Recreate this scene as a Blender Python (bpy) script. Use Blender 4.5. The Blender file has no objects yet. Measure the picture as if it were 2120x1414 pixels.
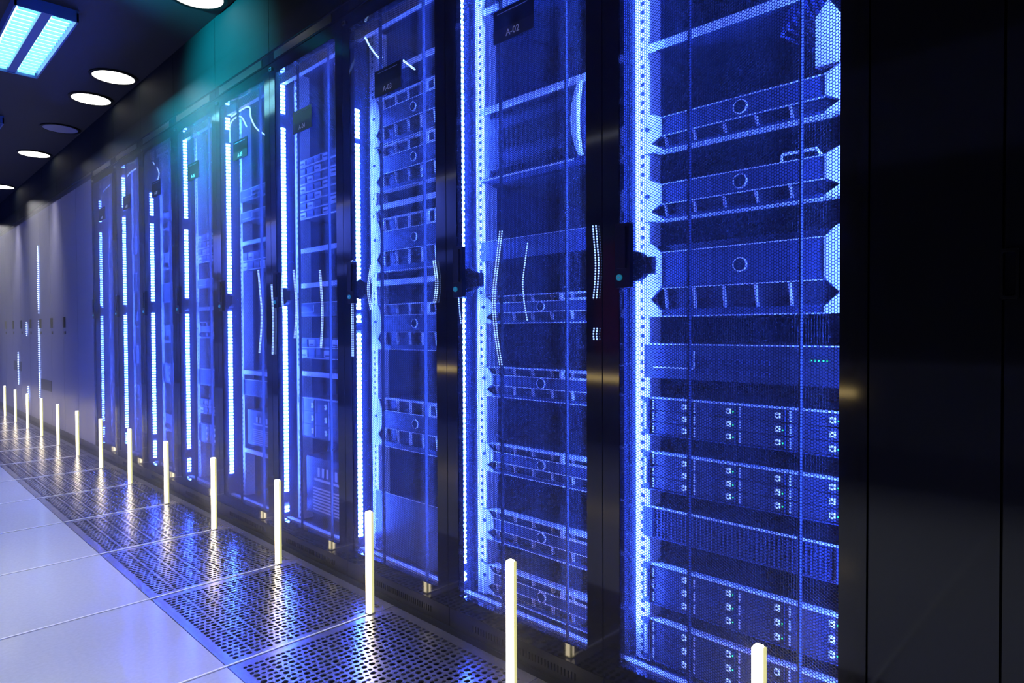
import bpy, math, random
import numpy as np
from mathutils import Vector, Matrix
random.seed(7)
SC = bpy.context.scene
COL = SC.collection
R = math.radians

# ------------------------------------------------------------------ camera
CAM_H = 0.9196
F_PX, YAW, PITCH, ROLL = 1350.05, 45.4204, 1.0152, 0.2463
cd = bpy.data.cameras.new('camera'); cam = bpy.data.objects.new('camera', cd); COL.objects.link(cam)
cd.sensor_width = 36.0; cd.sensor_fit = 'HORIZONTAL'; cd.lens = 36.0 * F_PX / 2120.0
cd.clip_start = 0.02; cd.clip_end = 100
ya, pi_, ro = R(YAW), R(PITCH), R(ROLL)
fw = Vector((math.sin(ya)*math.cos(pi_), math.cos(ya)*math.cos(pi_), -math.sin(pi_)))
rt = Vector((math.cos(ya), -math.sin(ya), 0)); up = rt.cross(fw)
r2 = rt*math.cos(ro) - up*math.sin(ro); u2 = up*math.cos(ro) + rt*math.sin(ro)
M = Matrix((r2, u2, -fw)).transposed().to_4x4(); M.translation = Vector((0, 0, CAM_H))
cam.matrix_world = M
SC.camera = cam

# ------------------------------------------------------------------ world, exposure
w = bpy.data.worlds.new('world'); SC.world = w; w.use_nodes = True
w.node_tree.nodes['Background'].inputs[0].default_value = (0.10, 0.14, 0.35, 1)
w.node_tree.nodes['Background'].inputs[1].default_value = 0.004
SC.view_settings.view_transform = 'Standard'; SC.view_settings.look = 'None'
SC.view_settings.gamma = 1.0; SC.view_settings.use_curve_mapping = False
SC.view_settings.exposure = 0.0

# layout numbers (metres)
XR = 1.29            # plane of the rack doors
S0, P = 0.3682, 0.5927   # near seam of the first rack, rack pitch
NR = 9
T0, TP, XT = 0.5183, 0.6462, 1.1717   # light tubes and floor tile joints
XE = 0.7102          # inner edge of the perforated tiles
ZC = 2.47            # ceiling
XL = -1.64           # opposite wall
YN, YF = -1.7, 12.6
XD = 1.385           # front plane of the rack equipment
LED_COL = (0.030, 0.088, 1.0)
LED_L = 640.0

def light(name, kind, loc, energy, color=(1, 1, 1), target=None, **kw):
    d = bpy.data.lights.new(name, kind); d.energy = energy; d.color = color
    for k, v in kw.items(): setattr(d, k, v)
    o = bpy.data.objects.new(name, d); COL.objects.link(o); o.location = loc
    if target is not None:
        o.rotation_euler = (Vector(target) - Vector(loc)).to_track_quat('-Z', 'Y').to_euler()
    return o

# ------------------------------------------------------------------ materials
def mat(name, base=(0.5, 0.5, 0.5), rough=0.5, metal=0.0, emit=None, es=0.0, spec=0.5, noise=0.0, nscale=40, bump=0.0, rvar=0.0):
    m = bpy.data.materials.new(name); m.use_nodes = True
    nt = m.node_tree; b = nt.nodes['Principled BSDF']
    b.inputs['Base Color'].default_value = (*base, 1); b.inputs['Roughness'].default_value = rough
    b.inputs['Metallic'].default_value = metal; b.inputs['Specular IOR Level'].default_value = spec
    if emit:
        b.inputs['Emission Color'].default_value = (*emit, 1); b.inputs['Emission Strength'].default_value = es
    if noise or bump or rvar:
        tc = nt.nodes.new('ShaderNodeTexCoord'); n = nt.nodes.new('ShaderNodeTexNoise')
        n.inputs['Scale'].default_value = nscale; n.inputs['Detail'].default_value = 4
        nt.links.new(tc.outputs['Object'], n.inputs['Vector'])
        if noise:
            mx = nt.nodes.new('ShaderNodeMix'); mx.data_type = 'RGBA'
            mx.inputs['A'].default_value = (*[c*(1-noise) for c in base], 1)
            mx.inputs['B'].default_value = (*[min(1, c*(1+noise)) for c in base], 1)
            nt.links.new(n.outputs['Fac'], mx.inputs['Factor']); nt.links.new(mx.outputs['Result'], b.inputs['Base Color'])
        if rvar:
            mr = nt.nodes.new('ShaderNodeMapRange')
            mr.inputs['To Min'].default_value = max(0, rough-rvar); mr.inputs['To Max'].default_value = rough+rvar
            nt.links.new(n.outputs['Fac'], mr.inputs['Value']); nt.links.new(mr.outputs['Result'], b.inputs['Roughness'])
        if bump:
            bp = nt.nodes.new('ShaderNodeBump'); bp.inputs['Strength'].default_value = bump; bp.inputs['Distance'].default_value = 0.001
            nt.links.new(n.outputs['Fac'], bp.inputs['Height']); nt.links.new(bp.outputs['Normal'], b.inputs['Normal'])
    return m

def glow(name, col, s):
    m = bpy.data.materials.new(name); m.use_nodes = True
    nt = m.node_tree; nt.nodes.clear()
    e = nt.nodes.new('ShaderNodeEmission'); o = nt.nodes.new('ShaderNodeOutputMaterial')
    e.inputs[0].default_value = (*col, 1); e.inputs[1].default_value = s
    nt.links.new(e.outputs[0], o.inputs[0])
    return m

m_gloss = mat('glossy_black_paint', (0.008, 0.008, 0.010), 0.07, spec=0.5)
m_plinth = mat('satin_black_plinth', (0.010, 0.010, 0.013), 0.38, spec=0.3)
m_mesh = mat('perforated_black_steel', (0.012, 0.013, 0.018), 0.14, spec=0.5)
m_rackin = mat('rack_inner_steel', (0.022, 0.028, 0.050), 0.5)
m_rackdark = mat('rack_dark_steel', (0.006, 0.006, 0.008), 0.55)
m_rail = mat('zinc_rail', (0.84, 0.70, 0.60), 0.45, metal=0.3)  # silver zinc tinted warm so blue light turns it white
m_hole = mat('dark_hole', (0.004, 0.004, 0.005), 0.8)
m_bezel = mat('server_bezel_grey', (0.038, 0.044, 0.070), 0.42)
m_ear = mat('server_ear_light', (0.86, 0.72, 0.62), 0.4)  # silver ears painted beige so the blue glow burns out white
m_edge = mat('polished_edge', (0.97, 0.88, 0.82), 0.3)  # near white, paints the highlights on lips, edges and handles
m_chassis = mat('server_chassis_dark', (0.010, 0.010, 0.013), 0.5)
m_steel = mat('brushed_steel', (0.5, 0.5, 0.52), 0.3, metal=0.8)
m_caddy = mat('drive_caddy_grey', (0.05, 0.05, 0.06), 0.4)
m_latch = mat('drive_latch_pale', (0.8, 0.8, 0.84), 0.35, emit=(0.35, 0.5, 1.0), es=0.9)  # blue glow painted onto the latches as emission
m_green = glow('status_green', (0.02, 1.0, 0.25), 3.0)
m_orange = glow('status_orange', (1.0, 0.25, 0.02), 3.0)
m_led = glow('blue_white_diode', LED_COL, LED_L)
m_ledback = mat('strip_backing', (0.7, 0.7, 0.75), 0.5)
m_reflection = glow('cord_diode', (0.22, 0.36, 1.0), 3.2)  # reflections in the doors, given a glow of their own
m_cordjack = mat('cord_jacket', (0.3, 0.3, 0.4), 0.3)
m_tube = glow('tube_diffuser', (1.0, 0.84, 0.56), 10.0)
m_tubeedge = glow('tube_edge', (0.75, 0.72, 0.32), 1.0)
m_tubebase = mat('tube_base_metal', (0.5, 0.5, 0.45), 0.3, metal=0.8)
m_tile = mat('raised_floor_tile', (0.50, 0.51, 0.54), 0.15, spec=0.5, noise=0.10, nscale=90, rvar=0.06)
m_perf = mat('perforated_tile_steel', (0.34, 0.34, 0.42), 0.25, metal=0.7, noise=0.1, nscale=30)
m_under = mat('subfloor', (0.03, 0.03, 0.03), 0.8, noise=0.3, nscale=6)
m_streak = mat('white_joint_strip', (0.92, 0.92, 0.90), 0.3)  # tube light lying on the floor, painted white
m_groove = mat('dark_groove', (0.01, 0.01, 0.012), 0.6)
m_ceil = mat('black_ceiling', (0.010, 0.010, 0.013), 0.6, noise=0.2, nscale=5)
m_bulk = mat('bulkhead_panel', (0.008, 0.011, 0.012), 0.75, spec=0.06)
m_wall = mat('opposite_wall_paint', (0.30, 0.30, 0.33), 0.7, noise=0.05, nscale=8)
m_band = mat('dark_band', (0.015, 0.015, 0.02), 0.5)
m_winglass = mat('dark_window_glass', (0.01, 0.012, 0.02), 0.05, spec=0.6)
m_red = mat('red_board', (0.8, 0.03, 0.06), 0.5)
m_pale = mat('pale_board', (0.62, 0.60, 0.60), 0.6)
m_cab = mat('grey_cabinet_paint', (0.15, 0.15, 0.23), 0.40, spec=0.5, noise=0.05, nscale=3)
m_black = mat('matte_black_plastic', (0.006, 0.006, 0.007), 0.3, spec=0.3)
m_letter = mat('plate_letters', (0.9, 0.92, 0.97), 0.5)
m_plateline = mat('plate_line', (0.22, 0.28, 0.5), 0.5)
m_teal = mat('teal_badge', (0.02, 0.35, 0.5), 0.4, emit=(0.02, 0.4, 0.6), es=0.25)
m_down = glow('downlight_disc', (1.0, 0.97, 0.88), 5.0)
m_downoff = mat('downlight_off', (0.30, 0.30, 0.38), 0.3)
m_fixbody = mat('fixture_body', (0.05, 0.12, 0.35), 0.4)
m_fixlit = glow('fixture_lamp', (0.42, 0.92, 1.0), 3.2)
m_fixlouvre = mat('fixture_louvre', (0.4, 0.75, 0.85), 0.4, emit=(0.1, 0.6, 0.75), es=0.9)
m_warm = glow('warm_wall_lamp', (1.0, 0.72, 0.30), 9.0)
m_cove = glow('cove_lamp', (0.8, 0.85, 1.0), 2.2)
m_cable = mat('patch_cable', (0.06, 0.09, 0.22), 0.45)

# ------------------------------------------------------------------ mesh builder
class MB:
    def __init__(s): s.v = []; s.f = []; s.m = []; s.mats = []
    def mi(s, m):
        if m not in s.mats: s.mats.append(m)
        return s.mats.index(m)
    def add(s, vs, fs, m):
        n = len(s.v); k = s.mi(m); s.v += [tuple(p) for p in vs]
        for f in fs: s.f.append(tuple(i+n for i in f)); s.m.append(k)
    def box(s, x0, x1, y0, y1, z0, z1, m):
        vs = [(x, y, z) for x in (x0, x1) for y in (y0, y1) for z in (z0, z1)]
        s.add(vs, [(0,1,3,2),(4,6,7,5),(0,4,5,1),(2,3,7,6),(0,2,6,4),(1,5,7,3)], m)
    def prism(s, pts, x0, x1, m):          # pts (y,z) outline extruded along x
        n = len(pts); vs = [(x0, y, z) for y, z in pts] + [(x1, y, z) for y, z in pts]
        fs = [tuple(range(n))[::-1], tuple(range(n, 2*n))] + [(i, (i+1) % n, n+(i+1) % n, n+i) for i in range(n)]
        s.add(vs, fs, m)
    def holed(s, outer, inner, x0, x1, m):   # two outlines of equal length -> plate with an opening
        n = len(outer)
        vs = [(x0, *p) for p in outer]+[(x0, *p) for p in inner]+[(x1, *p) for p in outer]+[(x1, *p) for p in inner]
        fs = []
        for i in range(n):
            j = (i+1) % n
            fs += [(i, j, n+j, n+i), (2*n+j, 2*n+i, 3*n+i, 3*n+j), (j, i, 2*n+i, 2*n+j), (n+i, n+j, 3*n+j, 3*n+i)]
        s.add(vs, fs, m)
    def cyl(s, c, axis, r, h, m, n=20, r2=None):
        r2 = r if r2 is None else r2; a = 'xyz'.index(axis); vs = []
        for k, rr in ((0, r), (h, r2)):
            for i in range(n):
                t = 2*math.pi*i/n; q = [0, 0, 0]; q[a] = k; q[(a+1) % 3] = rr*math.cos(t); q[(a+2) % 3] = rr*math.sin(t)
                vs.append((c[0]+q[0], c[1]+q[1], c[2]+q[2]))
        s.add(vs, [tuple(range(n))[::-1], tuple(range(n, 2*n))]+[(i, (i+1) % n, n+(i+1) % n, n+i) for i in range(n)], m)
    def ring(s, c, axis, r0, r1, h, m, n=32):
        a = 'xyz'.index(axis); vs = []
        for k in (0, h):
            for rr in (r0, r1):
                for i in range(n):
                    t = 2*math.pi*i/n; q = [0, 0, 0]; q[a] = k; q[(a+1) % 3] = rr*math.cos(t); q[(a+2) % 3] = rr*math.sin(t)
                    vs.append((c[0]+q[0], c[1]+q[1], c[2]+q[2]))
        fs = []
        for i in range(n):
            j = (i+1) % n
            fs += [(i, j, n+j, n+i), (2*n+i, 3*n+i, 3*n+j, 2*n+j), (i, 2*n+i, 2*n+j, j), (n+i, n+j, 3*n+j, 3*n+i)]
        s.add(vs, fs, m)
    def tube(s, pts, r, m, n=8):
        pts = [Vector(p) for p in pts]; vs = []
        for i, p in enumerate(pts):
            d = (pts[min(i+1, len(pts)-1)]-pts[max(i-1, 0)]).normalized()
            a = d.cross(Vector((0.31, 0.57, 0.76))).normalized(); b = d.cross(a)
            for k in range(n):
                t = 2*math.pi*k/n; vs.append(tuple(p+a*r*math.cos(t)+b*r*math.sin(t)))
        fs = [tuple(range(n)), tuple(range(len(vs)-n, len(vs)))]
        for i in range(len(pts)-1):
            for k in range(n):
                fs.append((i*n+k, i*n+(k+1) % n, (i+1)*n+(k+1) % n, (i+1)*n+k))
        s.add(vs, fs, m)
    def data(s, name):
        me = bpy.data.meshes.new(name); me.from_pydata(s.v, [], s.f)
        for m in s.mats: me.materials.append(m)
        me.polygons.foreach_set('material_index', s.m); me.update()
        return me
    def build(s, name, parent=None, loc=None, smooth=False):
        me = s.data(name)
        if smooth: me.polygons.foreach_set('use_smooth', [True]*len(me.polygons))
        return link(name, me, parent, loc)

def link(name, data, parent=None, loc=None):
    o = bpy.data.objects.new(name, data); COL.objects.link(o)
    if parent is not None: o.parent = parent
    if loc is not None: o.location = loc
    return o
def tag(o, label=None, cat=None, group=None, kind=None):
    if label: o['label'] = label
    if cat: o['category'] = cat
    if group: o['group'] = group
    if kind: o['kind'] = kind
    return o
def thing(name, label, cat, loc=(0, 0, 0), group=None):
    o = link(name, None, None, loc); o.empty_display_size = 0.05
    return tag(o, label, cat, group)
def struct(o): return tag(o, kind='structure')
def copy_tree(o, parent=None):
    c = o.copy(); COL.objects.link(c)
    if parent is not None: c.parent = parent
    for ch in list(o.children): copy_tree(ch, c)
    return c

# ------------------------------------------------------------------ the setting
# solid raised floor: separate slabs with fine joints over a dark bed
b = MB(); g = 0.0012
ys = [T0+TP*j-0.012 for j in range(-4, 20)]
xs = [XE-0.6*i for i in range(0, 5)]
for i in range(len(xs)-1):
    x1, x0 = xs[i], max(xs[i+1], XL)
    for j in range(len(ys)-1):
        y0, y1 = max(ys[j], YN), min(ys[j+1], YF)
        if y1 <= y0: continue
        b.box(x0+g, x1-g, y0+g, y1-g, -0.03, 0.0, m_tile)
b.box(XL, XE, YN, YF, -0.05, -0.03, m_groove)
struct(b.build('floor'))
b = MB(); b.box(XE, 2.4, YN, YF, -0.20, -0.16, m_under); struct(b.build('trim_1'))
b = MB(); b.box(1.285, 2.4, YN, YF, -0.16, 0.0, m_rackdark); b.box(1.262, 1.285, YN, YF, -0.16, -0.0005, m_rackdark); struct(b.build('trim_2'))
b = MB(); b.box(XL-0.1, 2.4, YN, YF, ZC, ZC+0.1, m_ceil); struct(b.build('ceiling'))
b = MB(); b.box(XL-0.1, XL, YN, YF, -0.2, ZC, m_wall); struct(b.build('wall_left'))
b = MB(); b.box(2.3, 2.4, YN, YF, -0.2, ZC, m_rackdark); struct(b.build('wall_right'))
b = MB(); b.box(XL-0.1, 2.4, YF, YF+0.1, -0.2, ZC+0.1, m_cab); struct(b.build('wall_back'))
b = MB(); b.box(XL-0.1, 2.4, YN-0.1, YN, -0.2, ZC+0.1, m_band); struct(b.build('wall_front'))
# bulkhead above the racks, one panel per rack width
b = MB()
for k in range(-3, 21):
    y0 = S0+P*k
    if y0 > YF-0.02: break
    b.box(XR, XR+0.03, max(y0+0.0015, YN), min(y0+P-0.0015, YF), 2.125, ZC, m_bulk)
b.box(XR+0.004, XR+0.05, YN, YF, 2.12, ZC, m_groove)
struct(b.build('trim_3'))
# tube light streaks painted as pale strips along every floor joint
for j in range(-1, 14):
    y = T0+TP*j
    b = MB(); b.box(XL+0.005, XT-0.006 if j >= 0 else XT, y-0.009, y-0.003, 0.0003, 0.0018, m_streak)
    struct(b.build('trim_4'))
# opposite wall, seen only in the glossy doors
b = MB(); b.box(XL, XL+0.02, 1.87, YF, 1.74, 1.86, m_band); b.box(XL, XL+0.02, -1.2, YF, 0.70, 0.72, m_pale)
b.box(XL, XL+0.006, 3.2, YF, 0.72, 1.60, m_winglass); b.box(XL, XL+0.006, -1.2, 1.85, 0.72, 1.86, m_band)
b.box(XL, XL+0.016, 1.85, 1.89, 0.5, 1.86, m_band)
struct(b.build('window_1'))
b = MB(); b.box(XL, XL+0.012, YN, YF, 0.0, 0.22, m_cab); struct(b.build('baseboard_left'))

def single(name, label, cat, mb, group=None, smooth=False, loc=None):
    return tag(mb.build(name, None, loc, smooth), label, cat, group)
b = MB(); b.box(XL+0.034, XL+0.048, 2.05, 3.18, 0.73, 1.60, m_red); b.box(XL+0.048, XL+0.050, 2.1, 3.13, 0.78, 0.80, m_band)
single('red_board', 'dark red board reflected in the first rack door', 'board', b)
b = MB(); b.box(0.0, 0.01, 1.90, 2.48, 0.50, 1.73, m_pale)
single('pale_board', 'tall pale panel reflected behind the dark red board', 'panel', b, loc=(XL+0.022, 0, 0))
for (y0, y1, lab) in ((1.27, 1.62, 'warm yellow lamp strip reflected right of the first rack door'),
                      (2.83, 3.56, 'long warm lamp strip reflected across the second and first racks'),
                      (4.9, 5.36, 'short warm lamp strip reflected between the plates A-02 and A-03')):
    t = thing('wall_lamp', lab, 'lamp', (XL, y0, 0.53), 'warm wall lamps along the corridor')
    b = MB(); b.box(0.0, 0.02, -0.01, y1-y0+0.01, -0.035, -0.02, m_band); b.build('housing', t)
    b = MB(); b.prism([(0.0, -0.018), (y1-y0, -0.018), (y1-y0-0.06, 0.022), (0.0, 0.022)], 0.0, 0.018, m_warm); b.build('diffuser', t)
b = MB(); b.box(XL, XL+0.02, 1.5, 11.8, 2.44, 2.455, m_cove)
single('cove_light', 'thin pale ceiling line reflected as a slanting streak in the doors', 'lamp', b)

ords = ['first', 'second', 'third', 'fourth', 'fifth', 'sixth', 'seventh', 'eighth', 'ninth', 'tenth', 'eleventh', 'twelfth', 'thirteenth', 'fourteenth', 'fifteenth', 'sixteenth', 'seventeenth']
# ------------------------------------------------------------------ ceiling lamps
def downlight(y, lit, lab, energy=26):
    t = thing('downlight', lab, 'ceiling light', (1.148, y, ZC), 'round ceiling lights above the racks')
    b = MB(); b.ring((0, 0, -0.008), 'z', 0.112, 0.130, 0.010, m_black, 40); b.build('trim_ring', t)
    b = MB(); b.cyl((0, 0, -0.006), 'z', 0.112, 0.005, m_down if lit else m_downoff, 40); b.build('lens', t)
    if lit:
        l = light('downlight_lamp', 'SPOT', (0, 0, -0.015), energy, (1.0, 0.96, 0.92), spot_size=R(56), spot_blend=1.0, shadow_soft_size=0.11)
        l.parent = t
names = ['cut off by the top edge of the picture', 'largest whole one', 'just beyond the largest whole one', 'unlit, the only dark one', 'lit, just beyond the dark one', 'lit and smallest, at the left edge']
for y, lit, n, en in zip((3.227*0.98, 4.52, 5.05, 5.95, 6.95, 8.75), (1, 1, 1, 0, 1, 1), names, (60, 34, 30, 0, 210, 270)):
    downlight(y, lit, 'round recessed ceiling light, ' + n, en)

def louvre_fixture(x0, x1, y0, y1, lit, lab):
    t = thing('louvre_light', lab, 'ceiling light', (x0, y0, ZC))
    W, L = x1-x0, y1-y0
    b = MB(); b.box(0, W, 0, L, -0.012, 0, m_fixbody)
    b.box(0, 0.008, 0, L, -0.055, -0.012, m_fixbody); b.box(W-0.008, W, 0, L, -0.055, -0.012, m_fixbody)
    b.box(0, W, 0, 0.008, -0.055, -0.012, m_fixbody); b.box(0, W, L-0.008, L, -0.055, -0.012, m_fixbody)
    b.box(W*0.42, W*0.58, 0.008, L-0.008, -0.05, -0.012, m_fixbody); b.build('housing', t)
    for s in (0, 1):
        a, c = (0.02, W*0.40) if s == 0 else (W*0.60, W-0.02)
        b = MB(); b.box(a, c, 0.03, L-0.03, -0.038, -0.013, m_fixlit if lit else m_fixbody); b.build('lamp_tube', t)
        for i in range(19):
            yy = 0.045+(L-0.09)*i/18; b = MB(); b.box(a, c, yy-0.002, yy+0.002, -0.052, -0.0385, m_fixlouvre if lit else m_fixbody); b.build('louvre_blade', t)
    if lit:
        l = light('louvre_lamp', 'AREA', (W/2, L/2, -0.07), 4, (0.30, 0.82, 1.0), shape='RECTANGLE', size=W, size_y=L); l.parent = t
louvre_fixture(0.55, 0.80, 3.72, 4.72, True, 'bright cyan twin louvred ceiling light at the upper left corner')
louvre_fixture(0.55, 0.80, 5.90, 6.55, False, 'unlit dark blue ceiling light at the left edge')
# unseen ceiling spots added to light the pale floor, outside the frame
for n, (x, y, e) in enumerate(((-0.15, 0.6, 180), (-0.15, 2.2, 180), (-0.15, 3.9, 130), (-0.15, 5.8, 110), (-0.15, 8.0, 90))):
    t = thing('aisle_spot', 'deep recessed ceiling spot over the pale floor, outside the picture, %s from the near end' % ords[n], 'ceiling light', (x, y, ZC), 'aisle ceiling spots')
    b = MB(); b.ring((0, 0, -0.006), 'z', 0.07, 0.09, 0.008, m_black, 28); b.build('trim_ring', t)  # ring of the added fill spot
    b = MB(); b.ring((0, 0, -0.004), 'z', 0.02, 0.069, 0.003, m_downoff, 28); b.build('baffle', t)
    l = light('aisle_lamp', 'SPOT', (0, 0, -0.02), e, (0.90, 0.93, 1.0), spot_size=R(76), spot_blend=0.8, shadow_soft_size=0.06); l.parent = t
for n, y in enumerate((5.4, 7.2, 9.0, 10.8)):  # unseen blue lamps added to turn the door reflections blue
    t = thing('blue_lamp', 'slim blue ceiling lamp by the opposite wall, %s along the aisle' % ords[n], 'ceiling light', (XL+0.28, y, ZC), 'blue lamps along the opposite wall')
    b = MB(); b.box(-0.03, 0.03, -0.7, 0.7, -0.03, 0, m_fixbody); b.build('housing', t)
    l = light('blue_lamp_light', 'AREA', (0, 0, -0.04), 160, (0.10, 0.16, 1.0), (-0.6, 0, -1.2), shape='RECTANGLE', size=0.05, size_y=1.4); l.parent = t
# unseen spotlight added to imitate the teal reflection on the bulkhead
t = thing('ceiling_spotlight', 'small ceiling spotlight throwing the teal patch above the racks', 'spotlight', (0.30, 3.25, ZC))
b = MB(); b.cyl((0, 0, -0.05), 'z', 0.01, 0.05, m_black); b.cyl((-0.04, 0, -0.075), 'x', 0.035, 0.09, m_black); b.build('lamp_head', t)
l = light('teal_lamp', 'SPOT', (0.055, 0, -0.075), 700, (0.0, 0.62, 0.80), spot_size=R(72), spot_blend=0.9, shadow_soft_size=0.03)
l.rotation_euler = (Vector((1.29, 3.25, 2.12))-Vector((0.355, 3.25, 2.395))).to_track_quat('-Z', 'Y').to_euler(); l.parent = t

# ------------------------------------------------------------------ perforated floor tiles
def cell_mesh(W, H):
    cu = bpy.data.curves.new('cell', 'CURVE'); cu.dimensions = '2D'; cu.fill_mode = 'BOTH'; cu.extrude = 0.0015
    def spl(pts):
        s = cu.splines.new('POLY'); s.points.add(len(pts)-1); s.use_cyclic_u = True
        for i, (x, y) in enumerate(pts): s.points[i].co = (x, y, 0, 1)
    def ell(cx, cy, a, c, ang, n=12, sq=2.0, egg=0.0):
        out = []
        for i in range(n):
            t = 2*math.pi*i/n; x = a*abs(math.cos(t))**(2/sq)*(1 if math.cos(t) >= 0 else -1); y = c*abs(math.sin(t))**(2/sq)*(1 if math.sin(t) >= 0 else -1)
            y *= 1+egg*x/a
            out.append((cx+x*math.cos(ang)-y*math.sin(ang), cy+x*math.sin(ang)+y*math.cos(ang)))
        return out
    spl([(0, 0), (W, 0), (W, H), (0, H)])
    spl(ell(W*0.5, H*0.27, 0.0076, 0.0068, 0, 4, 2))                # small rhomb
    for s in (-1, 1):
        spl(ell(W*0.5+s*W*0.30, H*0.27, 0.0088, 0.0082, 0 if s > 0 else math.pi, 12, 2.3, 0.20))   # half moons
        spl(ell(W*0.5+s*W*0.145, H*0.76, 0.0068, 0.0066, s*-0.5, 10, 2, 0))    # leaves
        spl(ell(W*0.5+s*W*0.372, H*0.75, 0.0064, 0.0066, s*0.45, 10, 2, 0))
    o = bpy.data.objects.new('cell', cu); COL.objects.link(o)
    dg = bpy.context.evaluated_depsgraph_get(); me = bpy.data.meshes.new_from_object(o.evaluated_get(dg))
    v = [tuple(p.co) for p in me.vertices]; f = [tuple(p.vertices) for p in me.polygons]
    bpy.data.objects.remove(o); bpy.data.meshes.remove(me)
    return v, f
NBX, NBY = 8, 14
CW, CH = 0.062, (TP-0.052)/NBY
cv, cf = cell_mesh(CW, CH)
x_in = 0.026
b = MB()
for i in range(NBX):
    for j in range(NBY):
        b.add([(x_in+i*CW+x, 0.026+j*CH+y, z-0.0016) for x, y, z in cv], cf, m_perf)
TW = 1.262-XE
b.box(0.001, x_in, 0.001, TP-0.001, -0.03, 0, m_perf); b.box(x_in+NBX*CW, TW-0.001, 0.001, TP-0.001, -0.03, 0, m_perf)
b.box(x_in, x_in+NBX*CW, 0.001, 0.026, -0.03, 0, m_perf); b.box(x_in, x_in+NBX*CW, TP-0.026, TP-0.001, -0.03, 0, m_perf)
tile_me = b.data('perforated_floor_tile')
b = MB(); b.box(0.02, 0.05, 0.02, 0.05, -0.16, -0.031, m_steel); b.box(0.02, 0.05, TP-0.05, TP-0.02, -0.16, -0.031, m_steel)
b.box(TW-0.05, TW-0.02, 0.02, 0.05, -0.16, -0.031, m_steel); b.box(TW-0.05, TW-0.02, TP-0.05, TP-0.02, -0.16, -0.031, m_steel)
ped_me = b.data('pedestal')
ords = ['first', 'second', 'third', 'fourth', 'fifth', 'sixth', 'seventh', 'eighth', 'ninth', 'tenth', 'eleventh', 'twelfth', 'thirteenth', 'fourteenth', 'fifteenth', 'sixteenth', 'seventeenth']
for n, j in enumerate(range(1, 16)):
    # first tile in view lies just in front of the tube at the bottom centre
    j = j-1
    y = T0+TP*j-0.012
    if y+TP > YF: break
    t = thing('perforated_floor_tile', 'perforated metal floor tile before the racks, %s from the near end' % ords[n], 'floor tile', (XE, y, 0), 'perforated floor tiles along the racks')
    link('tile_plate', tile_me, t); link('pedestal', ped_me, t)

# ------------------------------------------------------------------ upright light tubes
def tube_light(j):
    near = ['at the bottom right corner before the first rack', 'at the bottom centre before the rack marked A-02']
    lab = 'upright glowing white tube ' + (near[j] if j < 2 else 'on a floor joint, %s counted from the right of the picture' % ords[j])
    t = thing('light_tube', lab, 'light tube', (XT, T0+TP*j, 0), 'upright light tubes along the racks')
    h = 0.3335
    b = MB()
    b.prism([(-0.0085, 0.004), (0.0085, 0.004), (0.0085, h-0.004), (0.006, h-0.002), (0.006, h), (-0.0075, h), (-0.0085, h-0.003)], -0.008, 0.008, m_tube)
    b.build('diffuser', t)
    b = MB(); b.box(0.003, 0.010, -0.0125, -0.0088, 0.004, h-0.003, m_tubeedge); b.build('edge_rib', t)
    b = MB(); b.box(-0.010, 0.012, -0.014, 0.010, 0, 0.004, m_tubebase); b.build('foot', t)
for j in range(14): tube_light(j)

# ------------------------------------------------------------------ rack doors
A = 0.0060
def perforated(w_, h_):
    dx = A*math.sqrt(3)/2; nx = int(w_/dx)+1; nz = int(h_/A)+1
    cx, cz = np.meshgrid(np.arange(nx), np.arange(nz), indexing='ij')
    C = np.stack([cx*dx, cz*A+(cx % 2)*A/2], -1).reshape(-1, 2)
    C = C[(C[:, 0] < w_) & (C[:, 1] < h_)]
    ang = np.radians(np.arange(6)*60)
    ro_, ri = A/math.sqrt(3), A*0.405/math.cos(math.pi/6)
    O = np.stack([np.cos(ang), np.sin(ang)], -1)
    n = len(C); V = np.zeros((n, 18, 3))
    for k, (rr, xx) in enumerate(((ro_, 0.0), (ri, 0.0), (ri, 0.0010))):
        V[:, k*6:(k+1)*6, 0] = xx
        V[:, k*6:(k+1)*6, 1:] = C[:, None, :]+O[None]*rr
    F = []
    for i in range(6):
        j = (i+1) % 6
        F.append((i, i+6, j+6, j)); F.append((i+6, i+12, j+12, j+6))
    F = np.array(F)[None]+(np.arange(n)*18)[:, None, None]
    V = V.reshape(-1, 3); F = F.reshape(-1, 4)
    me = bpy.data.meshes.new('perforated_mesh')
    me.vertices.add(len(V)); me.vertices.foreach_set('co', V.ravel())
    me.loops.add(F.size); me.loops.foreach_set('vertex_index', F.ravel())
    me.polygons.add(len(F)); me.polygons.foreach_set('loop_start', np.arange(0, F.size, 4))
    me.materials.append(m_mesh); me.update(calc_edges=True)
    return me
MG = 0.049; MZ0, MZ1 = 0.1075, 2.020; DZ0, DZ1 = 0.062, 2.070
perf_me = perforated(P-2*MG+0.016, MZ1-MZ0+0.016)

def text_mesh(s, size):
    cu = bpy.data.curves.new('t', 'FONT'); cu.body = s; cu.size = size; cu.align_x = 'CENTER'; cu.extrude = 0.0004; cu.resolution_u = 3
    o = bpy.data.objects.new('t', cu); COL.objects.link(o)
    dg = bpy.context.evaluated_depsgraph_get(); dg.update(); me = bpy.data.meshes.new_from_object(o.evaluated_get(dg))
    v = [tuple(p.co) for p in me.vertices]; f = [tuple(p.vertices) for p in me.polygons]
    bpy.data.objects.remove(o); bpy.data.meshes.remove(me)
    return v, f

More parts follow.
